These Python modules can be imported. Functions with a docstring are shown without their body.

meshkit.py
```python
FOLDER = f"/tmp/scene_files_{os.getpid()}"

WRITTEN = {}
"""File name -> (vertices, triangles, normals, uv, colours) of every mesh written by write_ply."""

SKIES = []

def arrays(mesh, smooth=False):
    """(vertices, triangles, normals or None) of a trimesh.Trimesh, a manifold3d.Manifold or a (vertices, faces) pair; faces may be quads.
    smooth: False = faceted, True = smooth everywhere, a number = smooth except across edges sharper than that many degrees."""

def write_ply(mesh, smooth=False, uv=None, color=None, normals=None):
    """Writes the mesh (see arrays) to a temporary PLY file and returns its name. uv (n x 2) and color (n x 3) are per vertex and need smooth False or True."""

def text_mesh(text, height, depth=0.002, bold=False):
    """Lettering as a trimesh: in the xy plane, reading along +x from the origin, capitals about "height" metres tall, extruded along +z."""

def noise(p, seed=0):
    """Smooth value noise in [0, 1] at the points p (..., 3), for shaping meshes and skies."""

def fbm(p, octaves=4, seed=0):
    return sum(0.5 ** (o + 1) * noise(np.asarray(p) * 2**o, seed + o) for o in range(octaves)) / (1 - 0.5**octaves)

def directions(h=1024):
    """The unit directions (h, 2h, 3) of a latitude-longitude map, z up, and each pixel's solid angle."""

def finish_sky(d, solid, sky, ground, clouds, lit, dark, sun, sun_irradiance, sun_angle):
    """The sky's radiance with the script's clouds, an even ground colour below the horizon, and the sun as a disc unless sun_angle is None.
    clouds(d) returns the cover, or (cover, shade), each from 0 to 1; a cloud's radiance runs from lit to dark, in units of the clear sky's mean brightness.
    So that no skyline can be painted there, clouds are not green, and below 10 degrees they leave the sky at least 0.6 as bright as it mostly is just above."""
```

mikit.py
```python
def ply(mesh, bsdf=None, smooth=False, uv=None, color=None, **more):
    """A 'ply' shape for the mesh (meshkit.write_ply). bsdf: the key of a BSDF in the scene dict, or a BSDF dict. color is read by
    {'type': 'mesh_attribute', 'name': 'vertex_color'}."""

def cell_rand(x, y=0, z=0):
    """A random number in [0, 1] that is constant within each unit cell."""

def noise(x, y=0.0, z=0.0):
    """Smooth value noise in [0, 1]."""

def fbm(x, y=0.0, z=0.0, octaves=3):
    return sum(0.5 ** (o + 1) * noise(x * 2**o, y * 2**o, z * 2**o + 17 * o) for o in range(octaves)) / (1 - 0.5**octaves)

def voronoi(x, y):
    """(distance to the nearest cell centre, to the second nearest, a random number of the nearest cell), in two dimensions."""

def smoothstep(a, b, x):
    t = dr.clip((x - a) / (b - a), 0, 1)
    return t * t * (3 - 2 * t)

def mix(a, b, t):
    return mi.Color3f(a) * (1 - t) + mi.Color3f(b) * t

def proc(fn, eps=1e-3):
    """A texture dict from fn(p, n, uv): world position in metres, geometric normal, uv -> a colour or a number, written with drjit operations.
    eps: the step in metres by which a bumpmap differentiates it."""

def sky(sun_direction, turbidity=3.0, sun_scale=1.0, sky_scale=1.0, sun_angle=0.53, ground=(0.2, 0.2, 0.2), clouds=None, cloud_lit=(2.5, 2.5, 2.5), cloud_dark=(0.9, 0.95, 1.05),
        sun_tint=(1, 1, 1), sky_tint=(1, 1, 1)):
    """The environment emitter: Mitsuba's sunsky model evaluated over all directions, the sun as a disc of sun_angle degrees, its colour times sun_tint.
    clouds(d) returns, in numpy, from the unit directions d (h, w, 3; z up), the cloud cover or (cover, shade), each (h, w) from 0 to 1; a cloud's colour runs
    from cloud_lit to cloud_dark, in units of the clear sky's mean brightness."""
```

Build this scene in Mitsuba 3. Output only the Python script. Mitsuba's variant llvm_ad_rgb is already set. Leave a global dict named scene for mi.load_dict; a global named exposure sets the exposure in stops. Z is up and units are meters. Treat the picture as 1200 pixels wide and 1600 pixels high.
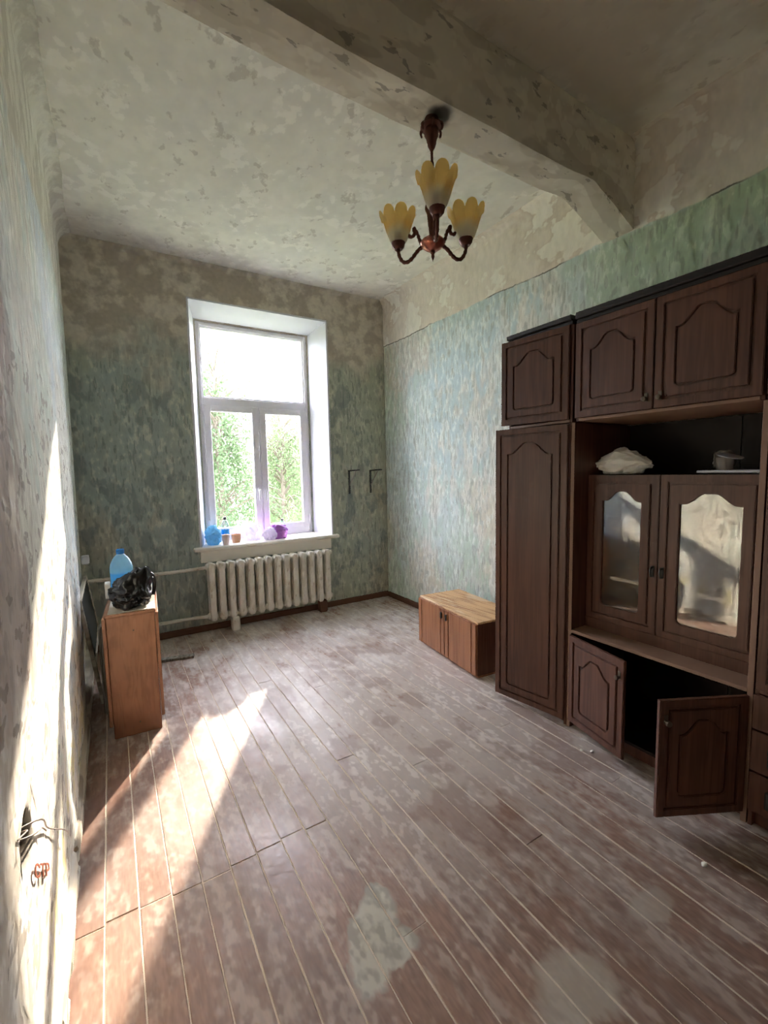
import math, random
import numpy as np, trimesh, manifold3d
import drjit as dr
import mitsuba as mi
import mikit, meshkit
from mikit import noise, fbm, voronoi, smoothstep, mix, cell_rand
from shapely.geometry import Polygon, box as sbox, Point
from shapely import affinity
T = mi.ScalarTransform4f
random.seed(7); RNG = np.random.default_rng(7)
scene, labels = {}, {}

# ---------------------------------------------------------------- camera, sky, exposure
F_PX = 690.4; YAW, PITCH, ROLL = 0.5527972, -0.0921127, -0.0205380
CAM = np.array([0.0, 0.0, 1.58])
_f = np.array([math.sin(YAW)*math.cos(PITCH), math.cos(YAW)*math.cos(PITCH), math.sin(PITCH)])
_r = np.array([math.cos(YAW), -math.sin(YAW), 0.0]); _u = np.cross(_r, _f)
_up = -_r*math.sin(ROLL) + _u*math.cos(ROLL)
scene['camera'] = {'type': 'perspective', 'fov': 2*math.degrees(math.atan(600/F_PX)), 'fov_axis': 'x',
                   'near_clip': 0.02, 'far_clip': 400.0,
                   'to_world': T().look_at(origin=CAM.tolist(), target=(CAM+_f).tolist(), up=_up.tolist())}
SUN_EL, SUN_SLOPE = math.radians(26.0), 0.555
SUN = np.array([SUN_SLOPE, 1.0, 0.0]); SUN = SUN/np.linalg.norm(SUN)*math.cos(SUN_EL); SUN[2] = math.sin(SUN_EL)
def clouds(d):
    n = meshkit.fbm(d*np.array([2.0, 2.0, 4.0]) + 3.1, 4, 5)
    return np.clip((n-0.18)*3.0, 0, 1)*0.96, np.clip((0.62-n)*1.2, 0, 0.5)
scene['sky'] = mikit.sky(SUN, turbidity=5.0, sun_scale=0.155, sky_scale=1.0, sun_angle=1.1, ground=(0.16, 0.19, 0.12),
                         clouds=clouds, cloud_lit=(2.25, 2.24, 2.54), cloud_dark=(1.53, 1.53, 1.73), sun_tint=(0.86, 0.96, 1.18))
exposure = 6.85

# ---------------------------------------------------------------- room dimensions
XL, XR, YB, YF, H = -0.225, 2.93, 4.686, -1.70, 3.60
PAINT_Z = 3.07

# ---------------------------------------------------------------- helpers
def lin(r, g, b):
    c = np.array([r, g, b])/255.0
    return [float(x) for x in np.where(c < 0.04045, c/12.92, ((c+0.055)/1.055)**2.4)]
def C3(*rgb): return mi.Color3f(*lin(*rgb))
def rgbd(*rgb): return {'type': 'rgb', 'value': lin(*rgb)}
def numbered(name):
    if name not in scene and not any(k.startswith(name+'__') for k in scene) and name not in labels: return name
    i = 1
    while True:
        k = f'{name}_{i:03d}'
        if k not in scene and k not in labels and not any(q.startswith(k+'__') for q in scene): return k
        i += 1
def part(parent, name, mesh, mat, smooth=False, label=None, **kw):
    key = numbered(f'{parent}__{name}')
    scene[key] = mikit.ply(mesh, mat, smooth, **kw)
    if label: labels[key] = {'label': label}
    return key
def thing(name, label, category, group=None):
    key = numbered(name); labels[key] = {'label': label, 'category': category}
    if group: labels[key]['group'] = group
    return key
def solo(name, mesh, mat, label, category, smooth=False, group=None, **kw):
    key = thing(name, label, category, group); scene[key] = mikit.ply(mesh, mat, smooth, **kw); return key
def struct(name, label): labels[name] = {'label': label, 'kind': 'structure'}; return name

def bx(x0, x1, y0, y1, z0, z1, c=0.0):
    x0, x1 = min(x0, x1), max(x0, x1); y0, y1 = min(y0, y1), max(y0, y1); z0, z1 = min(z0, z1), max(z0, z1)
    if c <= 0:
        m = trimesh.creation.box((x1-x0, y1-y0, z1-z0)); m.apply_translation(((x0+x1)/2, (y0+y1)/2, (z0+z1)/2)); return m
    c = min(c, 0.45*min(x1-x0, y1-y0, z1-z0)); pts = []
    for sx, X, in ((1, x0), (-1, x1)):
        for sy, Y in ((1, y0), (-1, y1)):
            for sz, Z in ((1, z0), (-1, z1)):
                pts += [(X, Y+sy*c, Z+sz*c), (X+sx*c, Y, Z+sz*c), (X+sx*c, Y+sy*c, Z)]
    return trimesh.convex.convex_hull(np.array(pts))
def cat(*ms): return trimesh.util.concatenate([m for m in ms])
def lathe(profile, n=32, center=(0, 0, 0)):
    m = trimesh.creation.revolve(np.array(profile, float), sections=n); m.apply_translation(center); return m
def tube(pts, r, n=8, closed_ends=True):
    P = np.array(pts, float); k = len(P); R = np.broadcast_to(np.array(r, float), (k,)) if np.ndim(r) == 0 else np.array(r, float)
    t = np.gradient(P, axis=0); t /= np.linalg.norm(t, axis=1, keepdims=True)+1e-12
    a = np.cross(t[0], [0, 0, 1] if abs(t[0][2]) < 0.9 else [1, 0, 0]); a /= np.linalg.norm(a)
    V = []
    for i in range(k):
        a = a - t[i]*np.dot(a, t[i]); a /= np.linalg.norm(a); b = np.cross(t[i], a)
        th = np.arange(n)*2*np.pi/n
        V.append(P[i] + R[i]*(np.cos(th)[:, None]*a + np.sin(th)[:, None]*b))
    V = np.vstack(V + [P[:1], P[-1:]]); Fs = []
    for i in range(k-1):
        for j in range(n):
            q = (j+1) % n; Fs += [(i*n+j, i*n+q, (i+1)*n+q), (i*n+j, (i+1)*n+q, (i+1)*n+j)]
    for j in range(n):
        q = (j+1) % n; Fs += [(k*n, q, j), (k*n+1, (k-1)*n+j, (k-1)*n+q)]
    return trimesh.Trimesh(V, np.array(Fs), process=False)
def smooth_path(pts, n=24):
    from scipy.interpolate import CubicSpline
    P = np.array(pts, float); s = np.r_[0, np.cumsum(np.linalg.norm(np.diff(P, axis=0), axis=1))]
    return CubicSpline(s, P)(np.linspace(0, s[-1], n))
def extr(poly, z0, z1):
    ms = []
    for g in getattr(poly, 'geoms', [poly]):
        if g.is_empty or g.area < 1e-7: continue
        m = trimesh.creation.extrude_polygon(g, z1-z0, engine='earcut'); m.apply_translation((0, 0, z0)); ms.append(m)
    return cat(*ms)
def extr_b(poly, z0, z1, b=0.0025):
    """extrusion whose top edge is stepped back, so that it catches light"""
    return cat(extr(poly, z0, z1-b), extr(poly.buffer(-b, join_style=2), z1-b, z1))
def basis(mesh, o, ex, ey, ez):
    M = np.eye(4); M[:3, 0], M[:3, 1], M[:3, 2], M[:3, 3] = ex, ey, ez, o
    m = mesh.copy(); m.apply_transform(M)
    return m
def grid(us, vs, fn, keep=None):
    U, V = np.meshgrid(us, vs, indexing='ij'); P = fn(U, V).reshape(-1, 3)
    nu, nv = len(us), len(vs); i, j = np.meshgrid(np.arange(nu-1), np.arange(nv-1), indexing='ij')
    if keep is not None:
        k = keep((U[:-1, :-1]+U[1:, 1:])/2, (V[:-1, :-1]+V[1:, 1:])/2); i, j = i[k], j[k]
    i, j = i.ravel(), j.ravel(); a = i*nv+j; b = a+nv
    f = np.vstack([np.stack([a, b, b+1], 1), np.stack([a, b+1, a+1], 1)])
    return trimesh.Trimesh(P, f, process=False)
def nz(P, s, seed=0, oct=4): return meshkit.fbm(np.asarray(P)*s, oct, seed)-0.5

# ---------------------------------------------------------------- materials
def fbm(x, y=0.0, z=0.0, octaves=3):
    """value noise whose octaves are turned against each other, so that no grid shows"""
    x, y = mi.Float(x), mi.Float(y); tot, amp, norm = mi.Float(0), 0.5, 0.0
    x, y = x*0.839-y*0.545, x*0.545+y*0.839
    for o in range(octaves):
        tot = tot + amp*noise(x, y, z+17*o); norm += amp; amp *= 0.55
        x, y = (x*0.766-y*0.643)*2.07+13.7, (x*0.643+y*0.766)*2.07+7.1; z = z*1.9
    return tot/norm
def twosided(b): return {'type': 'twosided', 'bsdf': b}
def princ(color, rough=0.5, spec=0.5, metallic=0.0, **kw):
    c = color if isinstance(color, dict) else {'type': 'rgb', 'value': list(color)}
    return {'type': 'principled', 'base_color': c, 'roughness': rough, 'specular': spec, 'metallic': metallic, **kw}
def mat(name, b): scene[name] = b; return name
def bumped(fn, b, scale=1.0, eps=1.5e-3): return {'type': 'bumpmap', 'tex': mikit.proc(fn, eps), 'scale': scale, 'bsdf': b}

def peel_color(a, z, k, green, blue, pale, ochre, dark, bare_bias, rough_top=True, streak=1.0):
    """worn limewash: a along the wall, z up; patches of several old coats"""
    n1 = fbm(a*0.9+k, z*0.8, k, 3); n2 = fbm(a*3.1-k, z*1.7, k+7, 3); n3 = fbm(a*22, z*8*streak, k+3, 4)
    n4 = noise(a*75, z*20*streak, k); n5 = fbm(a*36+9, z*17, k+5, 3); n6 = fbm(a*1.7+20, z*1.4, k+11, 3)
    c = mix(green, blue, smoothstep(0.46, 0.70, n1+0.25*(n3-0.5)))
    c = mix(c, ochre, smoothstep(0.52, 0.70, n6+0.35*(n3-0.5))*0.55)
    w = smoothstep(0.50-bare_bias, 0.62-bare_bias, n2*0.35+n3*0.65)
    c = mix(c, pale, w*0.34)
    c = mix(c, pale, smoothstep(0.58, 0.70, n5)*0.45)
    c = mix(c, dark, smoothstep(0.58, 0.72, n4*0.55+n3*0.45)*0.40)
    c = mix(c, dark, smoothstep(0.60, 0.68, noise(a*38+3, z*11, k+2)*0.5+n5*0.3+n2*0.2)*0.5)
    c = c*(0.84+0.32*n5)
    if rough_top:
        edge = PAINT_Z + 0.05*(fbm(a*2.2, 3.0+k, 0.0, 3)-0.5) + 0.02*(n3-0.5)
        t = smoothstep(edge-0.006, edge+0.006, z)
        m3 = fbm(a*7+k, z*8, k+2, 4)
        top = mix(C3(222, 216, 205), C3(202, 192, 178), smoothstep(0.42, 0.66, n2*0.4+m3*0.6))
        top = mix(top, C3(232, 229, 219), smoothstep(0.54, 0.60, m3))
        c = mix(c, top*(0.9+0.2*n5), t)
        c = mix(c, C3(92, 88, 78), smoothstep(0.007, 0.002, dr.abs(z-edge))*smoothstep(0.50, 0.58, n6+0.3*(m3-0.5))*0.8)
    return c
def relief(a, z, k):
    n2 = fbm(a*3.1-k, z*1.7, k+7, 2); n3 = fbm(a*17, z*6, k+3, 3)
    n5 = fbm(a*36+9, z*17, k+5, 2)
    return 0.0022*smoothstep(0.49, 0.55, n2*0.35+n3*0.65) + 0.004*n3 + 0.0026*n5

def f_right(p, n, uv):
    zz = p.z + 1.4*dr.maximum(XR-0.03-p.x, 0)*smoothstep(3.4, 3.5, p.z)
    c = peel_color(p.y, zz, 3.0, C3(190, 206, 191), C3(188, 205, 206), C3(224, 230, 224), C3(216, 202, 184), C3(150, 160, 150), 0.05)
    yg = smoothstep(2.3, 1.2, p.y)*smoothstep(1.6, 2.4, p.z)          # greener coat over the cabinets
    return mix(c, c*mi.Color3f(0.84, 0.90, 0.74), yg*smoothstep(PAINT_Z+0.02, PAINT_Z-0.04, p.z))
def f_back(p, n, uv):
    c = peel_color(p.x, p.z, 13.0, C3(170, 176, 160), C3(160, 172, 166), C3(198, 197, 182), C3(178, 168, 148), C3(104, 114, 110), -0.03, False)
    n2 = fbm(p.x*2.6, p.z*2.2, 31.0, 4); n3 = fbm(p.x*11, p.z*11, 33.0, 5)
    c = mix(c, C3(118, 130, 130), smoothstep(0.56, 0.66, fbm(p.x*7.5, p.z*5.0, 37.0, 4))*0.6*smoothstep(3.0, 2.3, p.z))
    t = smoothstep(2.55, 2.95, p.z + 0.9*(n2-0.5))
    top = mix(C3(172, 164, 151), C3(198, 192, 179), smoothstep(0.42, 0.60, n2*0.3+n3*0.7))*(0.86+0.28*fbm(p.x*40, p.z*40, 35.0, 3))
    return mix(c, top, t)
def f_left(p, n, uv):
    y, z = p.y, p.z + 1.4*dr.maximum(p.x-XL-0.02, 0)*smoothstep(3.4, 3.5, p.z)
    c = peel_color(y, z, 23.0, C3(196, 208, 200), C3(194, 206, 212), C3(228, 229, 222), C3(214, 210, 196), C3(172, 172, 164), 0.03, False, 1.0)
    n2 = fbm(y*2.4, z*1.6, 41.0, 4); n3 = fbm(y*14, z*9, 43.0, 4); n5 = fbm(y*40, z*26, 47.0, 3)
    plaster = mix(C3(212, 208, 198), C3(186, 177, 166), smoothstep(0.40, 0.64, n3))
    plaster = mix(plaster, C3(230, 228, 221), smoothstep(0.50, 0.62, n5*0.6+n2*0.4))
    # the big field of bare brownish plaster, and the pale scraped strip near the floor
    edge = 1.62 + 0.55*(n2-0.5) + 0.16*(n3-0.5)
    bare = smoothstep(edge+0.02, edge-0.02, y)*smoothstep(0.15, 0.3, z)*smoothstep(2.45, 2.25, z+0.8*(n2-0.5))
    c = mix(c, plaster, bare)
    brown = smoothstep(0.40, 0.50, n2*0.7+n3*0.3)*smoothstep(1.85, 1.65, y+0.3*(n3-0.5))*smoothstep(0.9, 1.15, z+0.2*(n3-0.5))*smoothstep(2.3, 2.0, z)
    c = mix(c, mix(C3(160, 145, 136), C3(132, 116, 108), smoothstep(0.45, 0.6, n5*0.6+n3*0.4)), brown*0.8)
    low = smoothstep(1.25, 0.95, z+0.5*(n2-0.5))
    c = mix(c, C3(226, 220, 208), low*0.6*smoothstep(0.40, 0.55, n3))
    c = mix(c, C3(206, 200, 128), smoothstep(0.55, 0.68, n3)*smoothstep(0.5, 0.3, z)*0.6)
    c = mix(c, C3(104, 94, 84), smoothstep(0.64, 0.69, fbm(y*16, z*26, 53.0, 3))*0.5*smoothstep(2.3, 1.9, z))
    c = mix(c, mix(C3(212, 211, 202), C3(192, 190, 180), smoothstep(0.4, 0.62, n3))*(0.9+0.2*n5), smoothstep(2.93, 3.0, z+0.25*(n2-0.5)+0.06*(n3-0.5)))
    hole = smoothstep(0.075, 0.045, dr.sqrt(dr.square((y-1.25)*0.9)+dr.square(z-0.745)))
    return mix(c, C3(66, 54, 46), hole)
def f_ceil(p, n, uv):
    x, y = p.x, p.y
    n1 = fbm(x*1.1, y*1.1, 61.0, 4); n2 = fbm(x*5, y*5, 62.0, 5); n3 = fbm(x*19, y*15, 63.0, 4)
    c = mix(C3(226, 224, 214), C3(219, 218, 211), smoothstep(0.34, 0.66, n1+0.3*(n2-0.5)))
    c = mix(c, C3(205, 202, 196), smoothstep(0.46, 0.68, n2*0.7+n3*0.3)*0.25)
    fl = smoothstep(0.53, 0.60, n3)*smoothstep(0.46, 0.56, n2)
    c = mix(c, C3(242, 240, 232), fl*0.45)
    c = mix(c, C3(160, 152, 140), smoothstep(0.66, 0.74, fbm(x*17, y*12, 66.0, 4))*0.4)
    c = c*(0.91+0.18*n3)
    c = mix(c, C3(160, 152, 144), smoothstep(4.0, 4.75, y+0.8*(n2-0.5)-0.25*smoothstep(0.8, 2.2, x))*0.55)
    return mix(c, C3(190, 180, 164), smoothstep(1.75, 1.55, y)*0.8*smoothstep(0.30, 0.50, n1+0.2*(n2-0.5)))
def f_beam(p, n, uv):
    n2 = fbm(p.x*3, p.y*5, p.z*5+71.0, 4); n3 = fbm(p.x*16, p.y*16, p.z*12+3, 3)
    c = mix(C3(216, 211, 198), C3(200, 193, 178), smoothstep(0.44, 0.60, n2))
    c = mix(c, C3(226, 222, 209), smoothstep(0.54, 0.64, n3)*0.5)
    c = mix(c, C3(178, 170, 154), smoothstep(0.52, 0.55, fbm(p.x*2.2, p.y*7+p.z*6, 75.0, 4))*0.5)
    c = mix(c, C3(96, 88, 78), smoothstep(0.70, 0.74, fbm(p.x*12, p.y*26+p.z*20, 77.0, 4))*0.5)
    d = dr.sqrt(dr.square(p.x-1.42)+dr.square((p.y-1.73)*1.0)+dr.square(p.z-3.225))
    return mix(c, C3(34, 30, 28), smoothstep(0.085, 0.03, d+0.05*(n3-0.5))*0.9)
def f_floor(p, n, uv):
    x, y = p.x, p.y
    n1 = fbm(x*0.9+4, y*0.9, 81.0, 4); n2 = fbm(x*4.5, y*3.2, 82.0, 4); n3 = fbm(x*22, y*9, 83.0, 3); n4 = fbm(x*60, y*40, 84.0, 2)
    bid = dr.floor((x-XL)/0.1075)
    br = cell_rand(bid, 3.0, dr.select(y > 1.75, 1.0, 2.0))
    n5 = fbm(x*34, y*10, 86.0, 3)
    c = mix(C3(148, 120, 107), C3(127, 101, 90), smoothstep(0.35, 0.65, n2*0.6+n5*0.4))
    c = mix(c, C3(170, 148, 134), smoothstep(0.48, 0.68, n5*0.6+n4*0.4)*0.5)
    c = c*(0.90+0.2*br)*(0.80+0.40*fbm(x*130, y*26, 88.0, 2))
    # trodden plaster dust, thickest along the middle and towards the window
    lane = smoothstep(0.3, 1.3, x+0.25*(y-2.0))*smoothstep(0.5, 2.2, y+0.5*(x-1.0))
    dust = smoothstep(0.44, 0.60, n1*0.25+n2*0.30+n5*0.30+n4*0.15+0.15*lane-0.02)
    c = mix(c, C3(194, 186, 179), dust*(0.22+0.48*lane))
    c = mix(c, C3(214, 207, 201), smoothstep(0.54, 0.63, n2*0.25+n5*0.45+n4*0.30)*(0.10+0.40*lane))
    c = mix(c, C3(206, 200, 196), smoothstep(2.4, 3.4, y)*0.35*smoothstep(0.40, 0.58, n2*0.6+n5*0.4))
    c = mix(c, C3(126, 94, 82), smoothstep(0.58, 0.68, fbm(x*4.5, y*3.4, 87.0, 4))*0.65*(1-0.4*lane))
    fr = (x-XL)/0.1075-bid; ed = 0.1075*dr.minimum(fr, 1-fr)
    c = mix(c, C3(214, 204, 192), smoothstep(0.0050, 0.0020, ed)*smoothstep(0.42, 0.58, fbm(x*7, y*1.3, 91.0, 3))*0.85)
    # a spill of grey plaster
    wob = 0.08*(n2-0.5)+0.09*(n3-0.5)+0.05*(n4-0.5)
    dx, dy = x-0.655, y-1.19
    u, v = dx*0.80-dy*0.60, dx*0.60+dy*0.80
    sp = dr.sqrt(dr.square(u/0.075)+dr.square(v/0.19)) + wob*6
    sp2 = dr.sqrt(dr.square((x-0.70)/0.075)+dr.square((y-1.13)/0.06)) + wob*6
    spill = dr.maximum(smoothstep(1.15, 0.9, sp), smoothstep(1.15, 0.9, sp2))
    c = mix(c, mix(C3(160, 159, 149), C3(190, 189, 178), smoothstep(0.4, 0.6, n3*0.5+n4*0.5)), spill*0.85)
    sp3 = dr.sqrt(dr.square((x-1.10)/0.14)+dr.square((y-0.73)/0.10)) + wob*8
    c = mix(c, C3(190, 184, 172), smoothstep(1.1, 0.7, sp3)*0.6)
    sp4 = dr.sqrt(dr.square((x-1.55)/0.10)+dr.square((y-0.75)/0.06)) + wob*8
    return mix(c, C3(190, 184, 172), smoothstep(1.1, 0.7, sp4)*0.5)
def f_floor_rough(p, n, uv):
    return 0.24+0.40*fbm(p.x*4.5, p.y*3.2, 82.0, 2)
def f_floor_bump(p, n, uv):
    return 0.0012*fbm(p.x*22, p.y*7, 83.0, 3)+0.0006*noise(p.x*90, p.y*60)
def f_wood(p, n, uv):
    g = fbm(p.x*60, p.y*60, p.z*2.2, 3); h = fbm(p.x*9, p.y*9, p.z*0.9+5, 3)
    c = mix(C3(98, 65, 51), C3(72, 46, 37), smoothstep(0.35, 0.68, g*0.6+h*0.4))
    return mix(c, C3(110, 75, 58), smoothstep(0.56, 0.72, g)*0.4)
def f_wood_red(p, n, uv):
    g = fbm(p.x*60, p.y*60, p.z*2.2, 3); h = fbm(p.x*9, p.y*9, p.z*0.9+5, 3)
    c = mix(C3(160, 110, 76), C3(136, 90, 60), smoothstep(0.35, 0.68, g*0.6+h*0.4))
    return mix(c, C3(150, 98, 70), smoothstep(0.56, 0.72, g)*0.4)
def f_boxtop(p, n, uv):
    g = fbm(p.x*70+p.y*6, p.y*4, 3.0, 3); h = fbm(p.x*6, p.y*2.5, 5.0, 3)
    c = mix(C3(206, 168, 122), C3(174, 128, 86), smoothstep(0.4, 0.65, g*0.5+h*0.5))
    return mix(c, C3(226, 204, 170), smoothstep(0.55, 0.68, h)*0.6)
def f_table(p, n, uv):
    g = fbm(p.x*60+3*fbm(p.x*5, p.z*4, 2.0, 2), p.z*7, 3.0+p.y*4, 3); h = fbm(p.x*16, p.z*11, p.y*4+7.0, 5)
    c = mix(C3(168, 120, 92), C3(148, 102, 77), smoothstep(0.34, 0.66, g*0.5+h*0.5))
    c = mix(c, C3(186, 140, 110), smoothstep(0.52, 0.68, g)*0.35)
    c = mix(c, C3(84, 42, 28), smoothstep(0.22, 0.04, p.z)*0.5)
    return c
def f_enamel(p, n, uv):
    h = fbm(p.x*14, p.y*14, p.z*10, 3)
    c = mix(C3(224, 221, 212), C3(208, 203, 191), smoothstep(0.45, 0.68, h))
    return mix(c, C3(170, 154, 130), smoothstep(0.68, 0.76, fbm(p.x*40, p.y*40, p.z*20, 2))*0.5)
def f_shade(p, n, uv):
    t = smoothstep(2.745, 2.80, p.z)
    return mix(C3(226, 222, 204), C3(230, 196, 120), t)

M = {}
for nm, f, fb_k, ax in (('plaster_right', f_right, 3.0, 'y'), ('plaster_back', f_back, 13.0, 'x'), ('plaster_left', f_left, 23.0, 'y')):
    fb = (lambda k, ax: (lambda p, n, uv: relief(p.y if ax == 'y' else p.x, p.z, k)))(fb_k, ax)
    mat(nm, twosided(bumped(fb, princ(mikit.proc(f), 0.75, 0.25))))
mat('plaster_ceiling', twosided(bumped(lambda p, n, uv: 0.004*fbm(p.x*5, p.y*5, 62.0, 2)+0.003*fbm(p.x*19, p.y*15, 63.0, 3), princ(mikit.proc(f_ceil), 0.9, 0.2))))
mat('plaster_beam', twosided(bumped(lambda p, n, uv: 0.006*fbm(p.x*6, p.y*6, p.z*6, 4)+0.0015*noise(p.x*50, p.y*50, p.z*50), princ(mikit.proc(f_beam), 0.9, 0.2))))
mat('plain_plaster', twosided(princ(lin(200, 195, 180), 0.9, 0.2)))
mat('floor_paint', twosided(bumped(f_floor_bump, princ(mikit.proc(f_floor), mikit.proc(f_floor_rough), 0.5))))
mat('floor_filler', twosided(princ(lin(206, 192, 178), 0.9, 0.1)))
mat('dark_joint', twosided(princ(lin(58, 48, 42), 0.9, 0.1)))
mat('skirting_brown', twosided(princ(lin(92, 62, 48), 0.5, 0.4)))
mat('skirting_pale', twosided(princ(mikit.proc(lambda p, n, uv: mix(C3(206, 202, 188), C3(160, 152, 138), smoothstep(0.42, 0.62, fbm(p.y*5, p.z*30, 9.0, 4)))), 0.6, 0.4)))
mat('pvc_white', twosided(princ(lin(226, 226, 230), 0.3, 0.5)))
mat('reveal_white', twosided(princ(lin(204, 206, 214), 0.6, 0.3)))
mat('sill_cream', twosided(princ(lin(236, 232, 222), 0.45, 0.4)))
mat('window_glass', {'type': 'thindielectric', 'int_ior': 1.5})
mat('cabinet_glass', {'type': 'blendbsdf', 'weight': 0.03, 'a': {'type': 'thindielectric', 'int_ior': 2.3}, 'b': twosided({'type': 'diffuse', 'reflectance': rgbd(170, 165, 155)})})
mat('cabinet_wood', twosided(princ(mikit.proc(f_wood), 0.38, 0.5)))
mat('cabinet_inside', twosided(princ(lin(36, 27, 24), 0.55, 0.4)))
mat('cornice_black', twosided(princ(lin(30, 27, 26), 0.45, 0.5)))
mat('edge_band', twosided(princ(lin(140, 112, 94), 0.5, 0.4)))
mat('red_wood', twosided(princ(mikit.proc(f_wood_red), 0.4, 0.5)))
mat('raw_top', twosided(princ(mikit.proc(f_boxtop), 0.5, 0.5)))
mat('table_veneer', twosided(princ(mikit.proc(f_table), 0.33, 0.5)))
mat('enamel', twosided(princ(mikit.proc(f_enamel), 0.4, 0.5)))
mat('bronze', twosided(princ(lin(96, 60, 50), 0.35, 0.5, 0.75)))
mat('copper', twosided(princ(lin(168, 104, 84), 0.25, 0.5, 0.9)))
mat('brass_knob', twosided(princ(lin(104, 94, 82), 0.35, 0.5, 0.8)))
mat('amber_glass', {'type': 'principledthin', 'base_color': mikit.proc(f_shade), 'roughness': 0.25, 'diff_trans': 1.0, 'spec_trans': 0.4, 'eta': 1.5})
mat('iron', twosided(princ(lin(72, 74, 72), 0.45, 0.5, 0.6)))
mat('wire_grey', twosided(princ(lin(150, 142, 134), 0.4, 0.5)))
mat('rust_paint', twosided(princ(lin(138, 84, 66), 0.8, 0.2)))
mat('bark', twosided(princ(lin(120, 112, 100), 0.9, 0.2)))

# ---------------------------------------------------------------- the room shell
def wall_relief(P, amp, s, seed):
    return amp*(nz(P, s, seed, 4)*2.0) + amp*0.25*nz(P, s*6, seed+3, 3)
def edge_fade(u, u0, u1, w=0.06): return np.clip((u-u0)/w, 0, 1)*np.clip((u1-u)/w, 0, 1)

# left wall: bulging old plaster, coved into the ceiling, with the torn-out wiring hole
struct('wall_left', 'left wall of peeling pale green and white plaster with a sun patch')
def left_fn(Y, Z):
    P = np.stack([Y*0+5.0, Y, Z], -1); d = wall_relief(P, 0.016, 1.1, 11)*edge_fade(Y, YF, YB, .1)*np.clip(Z/0.1, 0, 1)
    s = np.clip(H-Z, 0, 0.09); r = 0.09
    cove = r-np.sqrt(np.maximum(r*r-(r-s)**2, 0))
    hole = np.clip(1.25-np.hypot((Y-1.25)/0.055, (Z-0.745)/0.05), 0, 0.6)*0.07
    flake = 0.0022*(meshkit.fbm(P*np.array([1, 5.0, 3.0]), 5, 5) > 0.53)
    back = 0.05*np.clip((Y-3.3)/1.2, 0, 1)**2*(3-2*np.clip((Y-3.3)/1.2, 0, 1))*(1-0.8*Z/H)
    return np.stack([XL+d+cove+flake*edge_fade(Y, YF, YB, .1)-hole-back, Y, Z], -1)
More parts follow.
